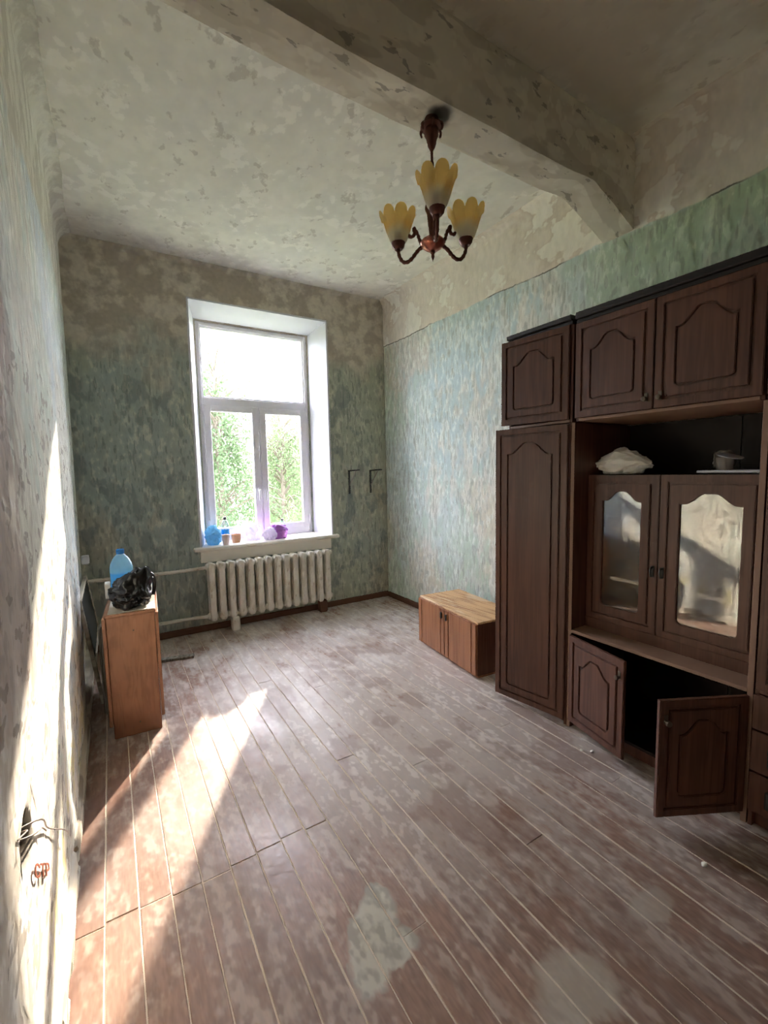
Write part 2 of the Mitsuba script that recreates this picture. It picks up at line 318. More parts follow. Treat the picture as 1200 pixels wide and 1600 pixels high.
zs_l = np.unique(np.r_[np.arange(0, 3.49, 0.018), H-0.09*(1-np.cos(np.linspace(0, np.pi/2, 14)))])
scene['wall_left'] = mikit.ply(cat(grid(np.arange(YF, YB+0.009, 0.018).clip(YF, YB), zs_l, left_fn), bx(XL-0.35, XL-0.08, YF, YB+0.3, -0.1, H+0.2)), 'plaster_left', True)

struct('wall_right', 'right wall of worn blue and green limewash behind the dark cabinets')
def right_fn(Y, Z):
    P = np.stack([Y*0+9.0, Y, Z], -1); d = wall_relief(P, 0.010, 1.2, 21)*edge_fade(Y, YF, YB)*np.clip(Z/0.1, 0, 1)
    s = np.clip(H-Z, 0, 0.07); r = 0.07
    cove = r-np.sqrt(np.maximum(r*r-(r-s)**2, 0))
    top = 0.008/(1+np.exp(-(Z-PAINT_Z-0.03*nz(P, 2.5, 4))/0.006))
    return np.stack([XR-d-cove-top, Y, Z], -1)
zs_r = np.unique(np.r_[np.arange(0, 3.52, 0.025), np.linspace(3.52, H, 10), np.arange(2.98, 3.16, 0.01)])
scene['wall_right'] = mikit.ply(cat(grid(np.arange(YF, YB+0.012, 0.025).clip(YF, YB), zs_r, right_fn), bx(XR+0.06, XR+0.35, YF, YB+0.3, -0.1, H+0.2)), 'plaster_right', True)

struct('wall_back', 'back wall of mottled grey green plaster around the window')
WX0, WX1, WZ0, WZ1 = 0.743, 2.170, 0.835, 3.255        # opening at the inner face
FX0, FX1, FZ0, FZ1, FY = 0.84, 2.08, 0.835, 3.18, 5.036  # window frame and its plane
def back_fn(X, Z):
    P = np.stack([X, X*0+3.0, Z], -1)
    e = np.maximum(np.maximum(WX0-X, X-WX1), np.maximum(WZ0-Z, Z-WZ1)).clip(0, 0.08)/0.08
    d = wall_relief(P, 0.010, 1.2, 31)*edge_fade(X, XL, XR)*np.clip(Z/0.1, 0, 1)*e
    s = np.clip(H-Z, 0, 0.05); cove = 0.05-np.sqrt(np.maximum(0.05**2-(0.05-s)**2, 0))
    return np.stack([X, YB-d-cove, Z], -1)
xs_b = np.unique(np.r_[np.arange(XL-0.08, XR+0.05, 0.025), WX0, WX1]); zs_b = np.unique(np.r_[np.arange(0, H, 0.025), WZ0, WZ1, np.linspace(3.54, H, 8)])
bk = grid(xs_b, zs_b, back_fn, lambda x, z: ~((x > WX0) & (x < WX1) & (z > WZ0) & (z < WZ1)))
def wall_slab(hole, y0, y1):
    m = extr(sbox(XL-0.35, -4.2, XR+0.35, H+0.2).difference(hole), 0, y1-y0)
    return basis(m, (0, y1, 0), (1, 0, 0), (0, 0, 1), (0, -1, 0))
scene['wall_back'] = mikit.ply(cat(bk, wall_slab(sbox(WX0-0.002, WZ0-0.03, WX1+0.002, WZ1+0.002), YB+0.02, FY-0.02), wall_slab(sbox(FX0+0.01, FZ0, FX1-0.01, FZ1-0.01), FY-0.02, FY+0.20)), 'plaster_back', True)

struct('wall_front', 'wall behind the camera')
scene['wall_front'] = mikit.ply(bx(XL-0.35, XR+0.35, YF-0.3, YF, -0.1, H+0.2), 'plain_plaster')

struct('ceiling', 'stained white plaster ceiling with flaking paint')
def ceil_fn(X, Y):
    P = np.stack([X, Y, X*0+2.0], -1)
    d = wall_relief(P, 0.010, 1.3, 41)*edge_fade(X, XL, XR, .15)*edge_fade(Y, YF, YB, .15)
    return np.stack([X, Y, H-np.abs(d)*0.7], -1)
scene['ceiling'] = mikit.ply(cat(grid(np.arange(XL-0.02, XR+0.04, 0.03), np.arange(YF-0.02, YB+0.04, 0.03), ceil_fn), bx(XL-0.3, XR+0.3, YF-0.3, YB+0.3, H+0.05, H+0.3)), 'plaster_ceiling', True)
# concrete beam with haunched ends
BY0, BY1 = 1.660, 1.865
def beam_bottom(x):
    t = np.clip((x-2.50)/(XR-2.50), 0, 1)
    s = np.clip((0.75-x)/(0.75-XL), 0, 1)
    return 3.222 - 0.155*t**1.25 + 0.05*np.clip((0.9-x)/1.1, 0, 1) + 0.012*np.exp(-((x-2.45)/0.12)**2)
bxs = np.arange(XL-0.01, XR+0.03, 0.03); sect_n = 30
def beam_pt(X, S):
    # S runs round the section: up the near face, along the bottom, up the far face
    zb = beam_bottom(X); L = 0.38; r = 0.022
    y = np.where(S < 1, BY0, np.where(S < 2, BY0+(S-1)*(BY1-BY0), BY1)); z = np.where(S < 1, 3.64-S*(3.64-zb), np.where(S < 2, zb, zb+(S-2)*(3.64-zb)))
    dn = np.clip(1-np.abs(y-BY0)/r, 0, 1)*np.clip(1-np.abs(z-zb)/r, 0, 1); df = np.clip(1-np.abs(y-BY1)/r, 0, 1)*np.clip(1-np.abs(z-zb)/r, 0, 1)
    k = 0.002
    y = y + k*dn - k*df; z = z + k*(dn+df)
    P = np.stack([X, y, z], -1); w = 0.010*nz(P, 3.0, 51, 4)+0.004*nz(P, 14.0, 53, 3)
    y = y + np.where(S < 1, -1, np.where(S > 2, 1, 0))*w*1.2; z = z + np.where((S >= 1) & (S <= 2), 1, 0)*w
    return np.stack([X, y, z], -1)
part('ceiling', 'beam', grid(bxs, np.unique(np.r_[np.linspace(0, 1, 14), np.linspace(0.92, 1.0, 5), np.linspace(1, 2, 14), np.linspace(2, 2.08, 5), np.linspace(2, 3, 14)]), beam_pt), 'plaster_beam', 35, label='plastered concrete beam with haunched end crossing the ceiling')

# floor: filler bed and painted boards
struct('floor', 'worn red brown painted plank floor covered in plaster dust')
scene['floor'] = mikit.ply(bx(XL-0.3, XR+0.3, YF-0.3, YB+0.3, -0.2, -0.0022), 'floor_filler')
BW = 0.1075; nb = int(math.ceil((XR-XL)/BW)); r2 = random.Random(3)
for i in range(nb):
    x0, x1 = XL+i*BW, min(XL+(i+1)*BW, XR)
    if x1-x0 < 0.02: continue
    g = r2.choice([0.0016, 0.0022, 0.003]); g2 = r2.choice([0.0012, 0.002])
    j = 1.742 + 0.012*math.sin(i*1.3) + (0.02 if i > 6 else 0)
    if i > 8: j = [0.4, 2.9, 1.74, 1.1, 3.3, 2.2][i % 6]+0.1*math.sin(i)
    jg = 0.0018 if i < 9 else 0.0010
    for a, b in ((YF, j-jg), (j+jg, YB)):
        part('floor', 'board', bx(max(x0, -0.5)+g2-(0.06 if i == 0 else 0), x1-g, a, b, -0.0245, r2.uniform(-0.0012, 0.0012), 0.002), 'floor_paint')

# skirtings
struct('baseboard_back', 'dark brown skirting board under the window wall')
scene['baseboard_back'] = mikit.ply(bx(XL+0.02, XR, YB-0.028, YB+0.02, 0.0, 0.062, 0.008), 'skirting_brown')
struct('baseboard_right', 'dark brown skirting board along the right wall')
scene['baseboard_right'] = mikit.ply(bx(XR-0.028, XR+0.02, 0.0, YB-0.03, 0.0, 0.06, 0.008), 'skirting_brown')
struct('baseboard_left', 'pale chipped skirting board along the left wall')
def skirt_fn(Y, S):
    a = np.array([[-0.03, 0.0], [0.020, 0.0], [0.020, 0.058], [0.012, 0.082], [-0.004, 0.092], [-0.05, 0.092]])
    x = np.interp(S, np.arange(6), a[:, 0]); z = np.interp(S, np.arange(6), a[:, 1])
    P = np.stack([Y*0, Y, z], -1); w = 0.004*nz(P, 5, 61, 3)
    chip = 0.02*(meshkit.fbm(np.stack([Y*7, Y*0+4, z*20], -1), 3, 8) > 0.62)
    return np.stack([XL+x+w-chip*(x > 0.002), Y, z*(1+0)], -1)
scene['baseboard_left'] = mikit.ply(grid(np.arange(YF, YB-0.03, 0.02), np.unique(np.r_[np.linspace(0, 5, 21)]), skirt_fn), 'skirting_pale', 40)

# ---------------------------------------------------------------- window
W = struct('window_1', 'tall white plastic window with a transom and two casements')
def ring(x0, x1, z0, z1, w, y0, y1, c=0.004, wb=None):
    wb = w if wb is None else wb
    return cat(bx(x0, x0+w, y0, y1, z0, z1, c), bx(x1-w, x1, y0, y1, z0, z1, c), bx(x0+w-0.004, x1-w+0.004, y0, y1, z1-w, z1, c), bx(x0+w-0.004, x1-w+0.004, y0, y1, z0, z0+wb, c))
fy0, fy1 = FY, FY+0.07
part(W, 'frame', cat(ring(FX0, FX1, FZ0+0.02, FZ1, 0.05, fy0, fy1, 0.005, 0.085), bx(FX0+0.05, FX1-0.05, fy0, fy1, 2.318, 2.398, 0.005), bx(1.462, 1.522, fy0+0.012, fy1, 0.9, 2.33, 0.005),
                         ring(FX0+0.046, FX1-0.046, 2.394, FZ1-0.046, 0.018, fy0+0.014, fy1-0.01, 0.003)), 'pvc_white')
s1 = part(W, 'casement', ring(0.888, 1.462, 0.925, 2.322, 0.070, fy0-0.022, fy0+0.045, 0.006), 'pvc_white', label='left casement sash')
s2 = part(W, 'casement', ring(1.482, 2.034, 0.925, 2.322, 0.070, fy0-0.006, fy0+0.045, 0.006), 'pvc_white', label='right casement sash')
def pane(x0, x1, z0, z1, y):
    return trimesh.Trimesh([(x0, y, z0), (x1, y, z0), (x1, y, z1), (x0, y, z1)], [(0, 1, 2), (0, 2, 3)], process=False)
part(W, 'pane', pane(FX0+0.05, FX1-0.05, 2.396, FZ1-0.05, fy0+0.04), 'window_glass', label='upper pane')
part(s1, 'pane', pane(0.955, 1.396, 0.99, 2.256, fy0+0.02), 'window_glass'); part(s2, 'pane', pane(1.548, 1.968, 0.99, 2.256, fy0+0.025), 'window_glass')
for sk, hx, hy in ((s1, 1.435, fy0-0.022), (s2, 1.508, fy0-0.006)):
    part(sk, 'handle', cat(bx(hx-0.014, hx+0.014, hy-0.010, hy, 1.36, 1.43, 0.004), bx(hx-0.008, hx+0.008, hy-0.045, hy-0.006, 1.386, 1.404, 0.003), bx(hx-0.010, hx+0.010, hy-0.048, hy-0.032, 1.27, 1.405, 0.005)), 'pvc_white', label='white window handle')
for z in (2.24, 1.0):
    part(s1, 'hinge', cat(bx(0.868, 0.900, fy0-0.03, fy0, z, z+0.09, 0.006)), 'pvc_white'); part(s2, 'hinge', bx(2.030, 2.052, fy0-0.022, fy0, z, z+0.09, 0.006), 'pvc_white')
# splayed reveals: solid wedges
def wedge(pts, e1):
    P = np.array(pts, float); return trimesh.convex.convex_hull(np.vstack([P, P+np.array(e1)]))
rev = cat(wedge([(WX0, YB-0.003, WZ0-0.02), (WX0-0.02, YB+0.0, WZ0-0.02), (WX0-0.02, FY, WZ0-0.02), (FX0, FY, WZ0-0.02)], (0, 0, WZ1-WZ0+0.03)),
          wedge([(WX1, YB-0.003, WZ0-0.02), (WX1+0.02, YB+0.0, WZ0-0.02), (WX1+0.02, FY, WZ0-0.02), (FX1, FY, WZ0-0.02)], (0, 0, WZ1-WZ0+0.03)))
part(W, 'reveal', rev, 'reveal_white', label='white splayed side reveals')
part(W, 'lintel', wedge([(WX0-0.01, YB-0.003, WZ1), (WX0-0.01, YB, WZ1+0.02), (WX0-0.01, FY, WZ1+0.02), (WX0-0.01, FY, FZ1)], (WX1-WX0+0.02, 0, 0)), 'reveal_white', label='white sloped head of the window recess')
SILL_Z = 0.858
part(W, 'sill', bx(WX0-0.085, WX1+0.075, YB-0.055, FY+0.01, 0.818, SILL_Z, 0.010), 'sill_cream', label='white window sill board')
part(W, 'sill_apron', bx(WX0-0.02, WX1-0.02, YB-0.018, YB+0.05, 0.70, 0.82, 0.004), 'sill_cream', label='pale plastered strip under the sill')

# ---------------------------------------------------------------- radiator and pipes
R = thing('radiator', 'cast iron radiator painted off white under the window', 'radiator')
RX0, RP, RZ0, RZ1, RYF, RYB = 0.742, 0.0953, 0.135, 0.715, 4.495, 4.635
def hull_pts(P): return trimesh.convex.convex_hull(np.array(P))
def section():
    c = RP/2; hw = 0.031
    def col(yc, dy):
        P = []
        for z, w, d in ((RZ0, 0.6, 0.6), (RZ0+0.012, 0.9, 0.9), (RZ0+0.04, 1, 1), (RZ1-0.04, 1, 1), (RZ1-0.012, 0.9, 0.9), (RZ1, 0.6, 0.6)):
            for a in np.arange(12)*np.pi/6: P.append((c+hw*w*np.sign(np.cos(a))*abs(np.cos(a))**0.5, yc+dy*d*np.sign(np.sin(a))*abs(np.sin(a))**0.6, z))
        return hull_pts(P)
    def hub(z):
        P = []
        for x, r in ((0.001, 0.024), (0.010, 0.034), (RP-0.010, 0.034), (RP-0.001, 0.024)):
            for a in np.arange(12)*np.pi/6: P.append((x, (RYF+RYB)/2+r*1.5*np.cos(a), z+r*np.sin(a)))
        return hull_pts(P)
    return cat(col(RYF+0.034, 0.034), col(RYB-0.034, 0.034), bx(c-0.008, c+0.008, RYF+0.05, RYB-0.05, RZ0+0.03, RZ1-0.03), hub(RZ0+0.042), hub(RZ1-0.042))
sec = mikit.ply(section(), 'enamel', 40)
for i in range(14):
    scene[numbered('radiator__section')] = {**sec, 'to_world': T().translate([RX0+i*RP, 0, 0])}
part(R, 'support', bx(0.955, 1.035, 4.49, 4.58, 0.0, 0.14, 0.012), 'enamel', label='pale block propping the radiator')
part(R, 'support', bx(1.93, 2.02, 4.53, 4.62, 0.0, 0.14, 0.012), 'skirting_brown', label='brown block propping the radiator')
for z in (RZ0+0.042, RZ1-0.042):
    part(R, 'end_plug', lathe([(0, -0.02), (0.028, -0.02), (0.028, 0.012), (0, 0.012)], 10).apply_transform(trimesh.transformations.rotation_matrix(math.pi/2, (0, 1, 0))).apply_translation((RX0+14*RP+0.004, 4.565, z)), 'enamel', 40)
py = 4.60
solo('heating_pipe', tube(smooth_path([(XL-0.02, py+0.02, 0.665), (0.2, py, 0.662), (0.64, py-0.01, 0.662), (0.76, 4.565, 0.673)], 16), 0.017, 10), 'enamel', 'upper white heating pipe from the left wall to the radiator', 'pipe', True)
solo('heating_pipe', tube(smooth_path([(XL-0.02, py+0.02, 0.180), (0.2, py, 0.178), (0.64, py-0.01, 0.176), (0.76, 4.565, 0.177)], 16), 0.017, 10), 'enamel', 'lower white heating pipe near the floor beside the table', 'pipe', True)

# ---------------------------------------------------------------- wall brackets, socket, wires
def bracket(x, lab, tilt):
    k = thing('shelf_bracket', lab, 'bracket', 'metal shelf brackets by the window')
    part(k, 'wall_arm', bx(x-0.010, x+0.010, YB-0.012, YB+0.004, 1.32, 1.60, 0.003), 'iron')
    e = np.array([x+tilt, YB-0.22, 1.60])
    part(k, 'shelf_arm', tube([(x, YB-0.006, 1.592), tuple(e)], 0.009, 6), 'iron')
    part(k, 'brace', tube([(x, YB-0.010, 1.42), tuple(e*0.72+np.array([x, YB, 1.595])*0.28)], 0.007, 6), 'wire_grey')
bracket(2.415, 'iron shelf bracket nearer the window', 0.02); bracket(2.705, 'iron shelf bracket nearer the room corner', 0.03)
solo('wall_socket', cat(bx(XL-0.02, XL+0.035, 4.38, 4.45, 0.86, 0.93, 0.008)), 'pvc_white', 'small white socket box on the left wall near the corner', 'socket')
def wirep(pts, lab): solo('electrical_wire', tube(smooth_path(pts, 20), 0.0022, 6), 'wire_grey', lab, 'wire', True)
wirep([(XL-0.03, 1.25, 0.77), (XL+0.014, 1.30, 0.755), (XL+0.018, 1.42, 0.66), (XL+0.02, 1.62, 0.50), (XL+0.022, 1.80, 0.35)], 'bare grey wire pulled from the left wall hole towards the skirting')
wirep([(XL-0.03, 1.25, 0.755), (XL+0.014, 1.28, 0.735), (XL+0.020, 1.35, 0.70), (XL+0.022, 1.40, 0.655)], 'short curved wire drooping below the left wall hole')
wirep([(XL-0.03, 1.25, 0.765), (XL+0.014, 1.22, 0.79), (XL+0.016, 1.18, 0.81), (XL+0.010, 1.15, 0.82)], 'wire bent out of the left wall hole towards the viewer')

# ---------------------------------------------------------------- cabinet furniture
XF, XB = 2.29, 2.86
def cathedral(x0, x1, z0, z1, drop, rad=0.025):
    c = (x0+x1)/2; w = (x1-x0)/2; xs = np.linspace(-1, 1, 41)
    a = np.abs(xs); s = np.clip((0.86-a)/0.70, 0, 1); s = s*s*(3-2*s)
    top = [(c+x*w, z1-drop+drop*k) for x, k in zip(xs, s)]
    bot = []
    for i in range(7):
        t = i/6*math.pi/2; bot.append((x1-rad+rad*math.cos(t), z0+rad-rad*math.sin(t)))
    for i in range(7):
        t = i/6*math.pi/2; bot.append((x0+rad-rad*math.sin(t), z0+rad-rad*math.cos(t)))
    return Polygon(top + bot).buffer(0)
def door_mesh(w, h, glass=False, drop=None, t=0.018, border=0.036):
    """cathedral door in its own plane: x along the width from the hinge, y up, z out of the front"""
    drop = min(0.07, 0.16*w) if drop is None else drop
    full = sbox(0, 0, w, h); b = border; g = 0.012
    hole = cathedral(b+g+0.045, w-b-g-0.045, b+g+0.045, h-b-g-0.045, drop) if glass else None
    ring1 = full.difference(sbox(b, b, w-b, h-b))
    inner = sbox(b+g, b+g, w-b-g, h-b-g)
    cut = hole if glass else cathedral(b+g+0.042, w-b-g-0.042, b+g+0.042, h-b-g-0.042, drop)
    ms = [extr(full.difference(hole) if glass else full, 0, t-0.010), extr_b(ring1, t-0.010, t, 0.003), extr_b(inner.difference(cut), t-0.010, t+0.001, 0.003)]
    if not glass: ms.append(extr_b(cut.buffer(-0.008), t-0.010, t+0.001, 0.003))
    return cat(*ms), hole
def hang(mesh, hx, hy, hz, ang, side):
    """hinge line at (hx, hy); side +1: the free edge lies towards +Y when closed; ang opens it into the room (-X)"""
    a = math.radians(ang); u = np.array([-math.sin(a), side*math.cos(a), 0]); n = np.array([-math.cos(a), -side*math.sin(a), 0])
    m = basis(mesh, (hx, hy, hz), u, (0, 0, 1), n)
    if np.dot(np.cross(u, (0, 0, 1)), n) < 0: m.invert()
    return m
def knob(parent, u, v, hx, hy, hz, ang, side, t=0.018, label='small metal knob'):
    m = cat(lathe([(0, 0), (0.010, 0), (0.008, 0.006), (0.006, 0.010), (0.013, 0.018), (0.012, 0.025), (0, 0.028)], 14), bx(-0.009, 0.009, -0.012, 0.030, 0, 0.003, 0.001))
    m.apply_translation((u, v, t)); part(parent, 'handle', hang(m, hx, hy, hz, ang, side), 'brass_knob', 40, label=label)
def drop_handle(parent, u, v, hx, hy, hz, ang, side, t=0.018):
    m = cat(bx(-0.008, 0.008, -0.03, 0.03, 0, 0.004, 0.002), tube(smooth_path([(0, 0.022, 0.004), (0, 0.016, 0.020), (0, -0.01, 0.022), (0.0, -0.026, 0.012)], 10), 0.005, 8))
    m.apply_translation((u, v, t)); part(parent, 'handle', hang(m, hx, hy, hz, ang, side), 'iron', 40, label='dark drop handle')
def carcass(k, y0, y1, z0, z1, xf=XF, xb=XB, t=0.016, inside='cabinet_inside', top=True):
    part(k, 'side_panel', bx(xf, xb, y1-t, y1, z0, z1, 0.0015), 'cabinet_wood'); part(k, 'side_panel', bx(xf, xb, y0, y0+t, z0, z1, 0.0015), 'cabinet_wood')
    part(k, 'back_panel', bx(xb-0.006, xb, y0+t, y1-t, z0, z1), inside)
    if top: part(k, 'top_panel', bx(xf, xb-0.006, y0+t, y1-t, z1-t, z1, 0.0015), 'cabinet_wood')

# tall column
tc = thing('tall_cabinet', 'tall narrow dark brown cabinet with one long door standing ajar', 'cabinet')
carcass(tc, 1.630, 2.100, 0.0, 1.836)
part(tc, 'bottom_panel', bx(XF, XB-0.006, 1.646, 2.084, 0.07, 0.086), 'cabinet_inside')
part(tc, 'plinth', bx(XF+0.03, XF+0.046, 1.646, 2.084, 0.0, 0.07), 'cabinet_wood')
m, _ = door_mesh(0.488, 1.795); part(tc, 'door', hang(m, XF-0.003, 1.640, 0.036, 10.0, 1), 'cabinet_wood')
# top boxes
def top_box(y0, y1, label, doors, cz=2.382, zc=2.436, z0=1.840):
    k = thing('top_cabinet', label, 'cabinet')
    carcass(k, y0, y1, z0, cz)
    part(k, 'bottom_panel', bx(XF-0.004, XB-0.006, y0+0.016, y1-0.016, z0, z0+0.016, 0.0015), 'edge_band')
    part(k, 'cornice', cat(bx(XF-0.012, XB, y0, y1, cz, cz+0.022, 0.003), bx(XF-0.030, XB, y0, y1, cz+0.022, zc, 0.005)), 'cornice_black', label='black moulded cornice')
    for hy, w, ang, side, kn in doors:
        m, _ = door_mesh(w, cz-z0-0.020); d = part(k, 'door', hang(m, XF-0.003, hy, z0+0.018, ang, side), 'cabinet_wood')
        if kn: knob(d, w-0.030, 0.048, XF-0.003, hy, z0+0.018, ang, side)
    return k
top_box(1.622, 2.100, 'small dark brown wall unit top box with one door above the tall cabinet', [(1.640, 0.462, 7.0, 1, False)], cz=2.386)
top_box(0.738, 1.598, 'wide dark brown top box with two arched panel doors above the display niche', [(1.596, 0.424, 0, -1, True), (0.742, 0.424, 0, 1, True)], cz=2.378)
top_box(0.205, 0.732, 'dark brown top box cut off by the right edge of the photo', [(0.208, 0.52, 0, 1, False)], cz=2.378)
# display cabinet with the open lower doors
dc = thing('display_cabinet', 'dark brown display cabinet with two glass doors and open lower doors', 'cabinet')
for y0, y1 in ((1.603, 1.625), (0.720, 0.742)):
    part(dc, 'side_panel', bx(XF, XB, y0, y1, 0, 1.836, 0.0015), 'cabinet_wood')
    part(dc, 'edge_strip', bx(XF-0.003, XF, y0, y1, 0.0, 1.836, 0.001), 'edge_band', label='pale worn edge strip')
part(dc, 'back_panel', bx(XB-0.006, XB, 1.012, 1.603, 0, 1.836), 'cabinet_inside'); part(dc, 'back_panel', bx(XB-0.006, XB, 0.742, 1.008, 0, 1.836), 'cabinet_inside')
part(dc, 'niche_shelf', bx(2.436, XB-0.006, 0.742, 1.603, 1.516, 1.534, 0.0015), 'cabinet_inside', label='dark shelf of the open niche')
part(dc, 'counter', bx(XF-0.006, XB-0.006, 0.742, 1.603, 0.596, 0.614, 0.0015), 'edge_band', label='dusty counter board below the glass doors')
part(dc, 'base_rail', bx(2.424, 2.440, 0.742, 1.603, 0.614, 0.674), 'cabinet_wood')
for z in (1.227, 0.932): part(dc, 'inner_shelf', bx(2.49, XB-0.006, 0.742, 1.603, z-0.016, z), 'cabinet_wood', label='shelf behind the glass'); part(dc, 'shelf_edge', bx(2.484, 2.490, 0.742, 1.603, z-0.018, z+0.001), 'sill_cream', label='pale front edge of the glass shelf')
part(dc, 'bottom_panel', bx(XF+0.02, XB-0.006, 0.742, 1.603, 0.07, 0.086), 'cabinet_inside')
part(dc, 'plinth', bx(XF+0.04, XF+0.056, 0.742, 1.603, 0.0, 0.07), 'cabinet_wood')
for hy, w, side in ((1.600, 0.404, -1), (0.744, 0.448, 1)):
    m, hole = door_mesh(w, 0.856, glass=True, drop=0.055)
    d = part(dc, 'glass_door', hang(m, 2.438, hy, 0.676, 0, side), 'cabinet_wood')
    pg = extr(hole.buffer(0.004), 0.006, 0.0062); v = pg.vertices; fcs = pg.faces[np.abs(pg.face_normals[:, 2] - 1) < 1e-6]
    part(d, 'pane', hang(trimesh.Trimesh(v, fcs, process=True), 2.438, hy, 0.676, 0, side), 'cabinet_glass', label='arched glass pane')
    drop_handle(d, w-0.022, 0.345, 2.438, hy, 0.676, 0, side)
m, _ = door_mesh(0.402, 0.532)
d = part(dc, 'lower_door', hang(m, XF-0.002, 1.602, 0.052, 14.0, -1), 'cabinet_wood', label='lower left door standing slightly open'); knob(d, 0.375, 0.44, XF-0.002, 1.602, 0.052, 14.0, -1)
d = part(dc, 'lower_door', hang(m, XF-0.002, 0.744, 0.052, 62.0, 1), 'cabinet_wood', label='lower right door swung wide open')
back = extr(sbox(0.002, 0.002, 0.400, 0.530), -0.003, 0.0); part(d, 'inner_face', hang(back, XF-0.002, 0.744, 0.052, 62.0, 1), 'cabinet_inside', label='dark inner face of the open door')
part(d, 'catch', hang(bx(0.36, 0.368, 0.44, 0.465, -0.016, -0.003, 0.002), XF-0.002, 0.744, 0.052, 62.0, 1), 'brass_knob', label='small metal catch')
knob(d, 0.375, 0.44, XF-0.002, 0.744, 0.052, 62.0, 1)
# right-hand unit, cut by the frame
rc = thing('drawer_cabinet', 'dark brown cabinet with drawers under a glazed door at the right edge', 'cabinet')
carcass(rc, 0.205, 0.716, 0.0, 1.836)
part(rc, 'shelf', bx(XF, XB-0.006, 0.221, 0.700, 0.606, 0.622), 'cabinet_wood')
m, hole = door_mesh(0.494, 1.20, glass=True)
d = part(rc, 'glass_door', hang(m, XF-0.003, 0.214, 0.628, 0, 1), 'cabinet_wood')
pg = extr(hole.buffer(0.004), 0.006, 0.0062); part(d, 'pane', hang(trimesh.Trimesh(pg.vertices, pg.faces[np.abs(pg.face_normals[:, 2]-1) < 1e-6], process=True), XF-0.003, 0.214, 0.628, 0, 1), 'cabinet_glass')
for z0, z1 in ((0.452, 0.604), (0.264, 0.446), (0.080, 0.258)):
    q = part(rc, 'drawer', cat(bx(XF-0.021, XF-0.003, 0.208, 0.714, z0, z1, 0.003), bx(XF, XB-0.05, 0.23, 0.69, z0+0.02, z1-0.02)), 'cabinet_wood')
    part(q, 'handle', bx(XF-0.030, XF-0.019, 0.60, 0.655, (z0+z1)/2-0.05, (z0+z1)/2+0.03, 0.005), 'iron', label='dark pull')
part(rc, 'plinth', bx(XF+0.03, XF+0.046, 0.221, 0.700, 0.0, 0.078), 'cabinet_wood')
# loose chest on the floor
lc = thing('low_cabinet', 'low brown two door box cabinet lying on the floor beyond the tall cabinet', 'cabinet')
LA = math.radians(-5.8); ex = np.array([math.sin(LA), -math.cos(LA), 0])*1.0; ex = np.array([-0.102, -0.995, 0]); ex /= np.linalg.norm(ex); ey = np.array([-ex[1], ex[0], 0]); LO = np.array([2.364, 3.231, 0.0])
LM = np.eye(4); LM[:3, 0], LM[:3, 1], LM[:3, 2], LM[:3, 3] = ex, ey, (0, 0, 1), LO
def lp(name, mesh, mt, parent=lc, label=None):
    mesh = mesh.copy(); mesh.apply_transform(LM); return part(parent, name, mesh, mt, label=label)
LL, LD, LH = 0.855, 0.44, 0.432
lp('top_panel', bx(0, LL, 0, LD, LH-0.016, LH, 0.002), 'raw_top', label='lighter worn top'); lp('bottom_panel', bx(0, LL, 0.0, LD, 0.0, 0.016, 0.001), 'red_wood')
lp('side_panel', bx(0, 0.016, 0, LD, 0.016, LH-0.016), 'red_wood'); lp('side_panel', bx(LL-0.016, LL, 0, LD, 0.016, LH-0.016), 'cabinet_wood', label='dark end panel'); lp('back_panel', bx(0.016, LL-0.016, LD-0.006, LD, 0.016, LH-0.016), 'cabinet_inside')
def plain_door(w, h):
    full = sbox(0, 0, w, h)
    return cat(extr(full, 0, 0.012), extr_b(full.difference(sbox(0.05, -1, w-0.05, 2)), 0.012, 0.018), extr_b(sbox(0.058, 0, w-0.058, h), 0.012, 0.018))
for x0 in (0.006, LL/2+0.004):
    dm = plain_door(LL/2-0.010, LH-0.030); M4 = np.eye(4); M4[:3, 0], M4[:3, 1], M4[:3, 2], M4[:3, 3] = (1, 0, 0), (0, 0, 1), (0, -1, 0), (x0, -0.001, 0.014)
    dm.apply_transform(M4); dk = lp('door', dm, 'red_wood')
    hx = x0 + (LL/2-0.045 if x0 < 0.1 else 0.030)
    lp('handle', cat(bx(hx-0.006, hx+0.006, -0.034, -0.018, LH-0.10, LH-0.045, 0.003)), 'iron', parent=dk, label='small dark pull')

# ---------------------------------------------------------------- folding table on the left and what is on it
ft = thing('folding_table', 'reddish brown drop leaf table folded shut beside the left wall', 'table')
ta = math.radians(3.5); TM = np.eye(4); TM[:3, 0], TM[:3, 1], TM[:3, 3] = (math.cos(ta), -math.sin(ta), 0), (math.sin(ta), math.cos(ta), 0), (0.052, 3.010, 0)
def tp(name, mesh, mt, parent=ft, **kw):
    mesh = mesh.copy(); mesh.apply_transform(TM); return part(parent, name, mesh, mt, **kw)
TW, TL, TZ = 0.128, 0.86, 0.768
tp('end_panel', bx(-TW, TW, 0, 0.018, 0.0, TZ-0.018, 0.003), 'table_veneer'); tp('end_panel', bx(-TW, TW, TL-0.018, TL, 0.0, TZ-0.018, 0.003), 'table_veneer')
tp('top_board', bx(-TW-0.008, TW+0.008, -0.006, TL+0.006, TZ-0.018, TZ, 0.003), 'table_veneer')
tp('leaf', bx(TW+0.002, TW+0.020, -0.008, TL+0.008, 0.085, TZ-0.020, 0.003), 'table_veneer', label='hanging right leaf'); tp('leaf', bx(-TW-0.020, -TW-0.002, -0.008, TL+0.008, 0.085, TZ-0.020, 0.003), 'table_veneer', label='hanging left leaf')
tp('stretcher', bx(-TW+0.02, TW-0.02, 0.018, TL-0.018, 0.05, 0.12, 0.003), 'table_veneer')
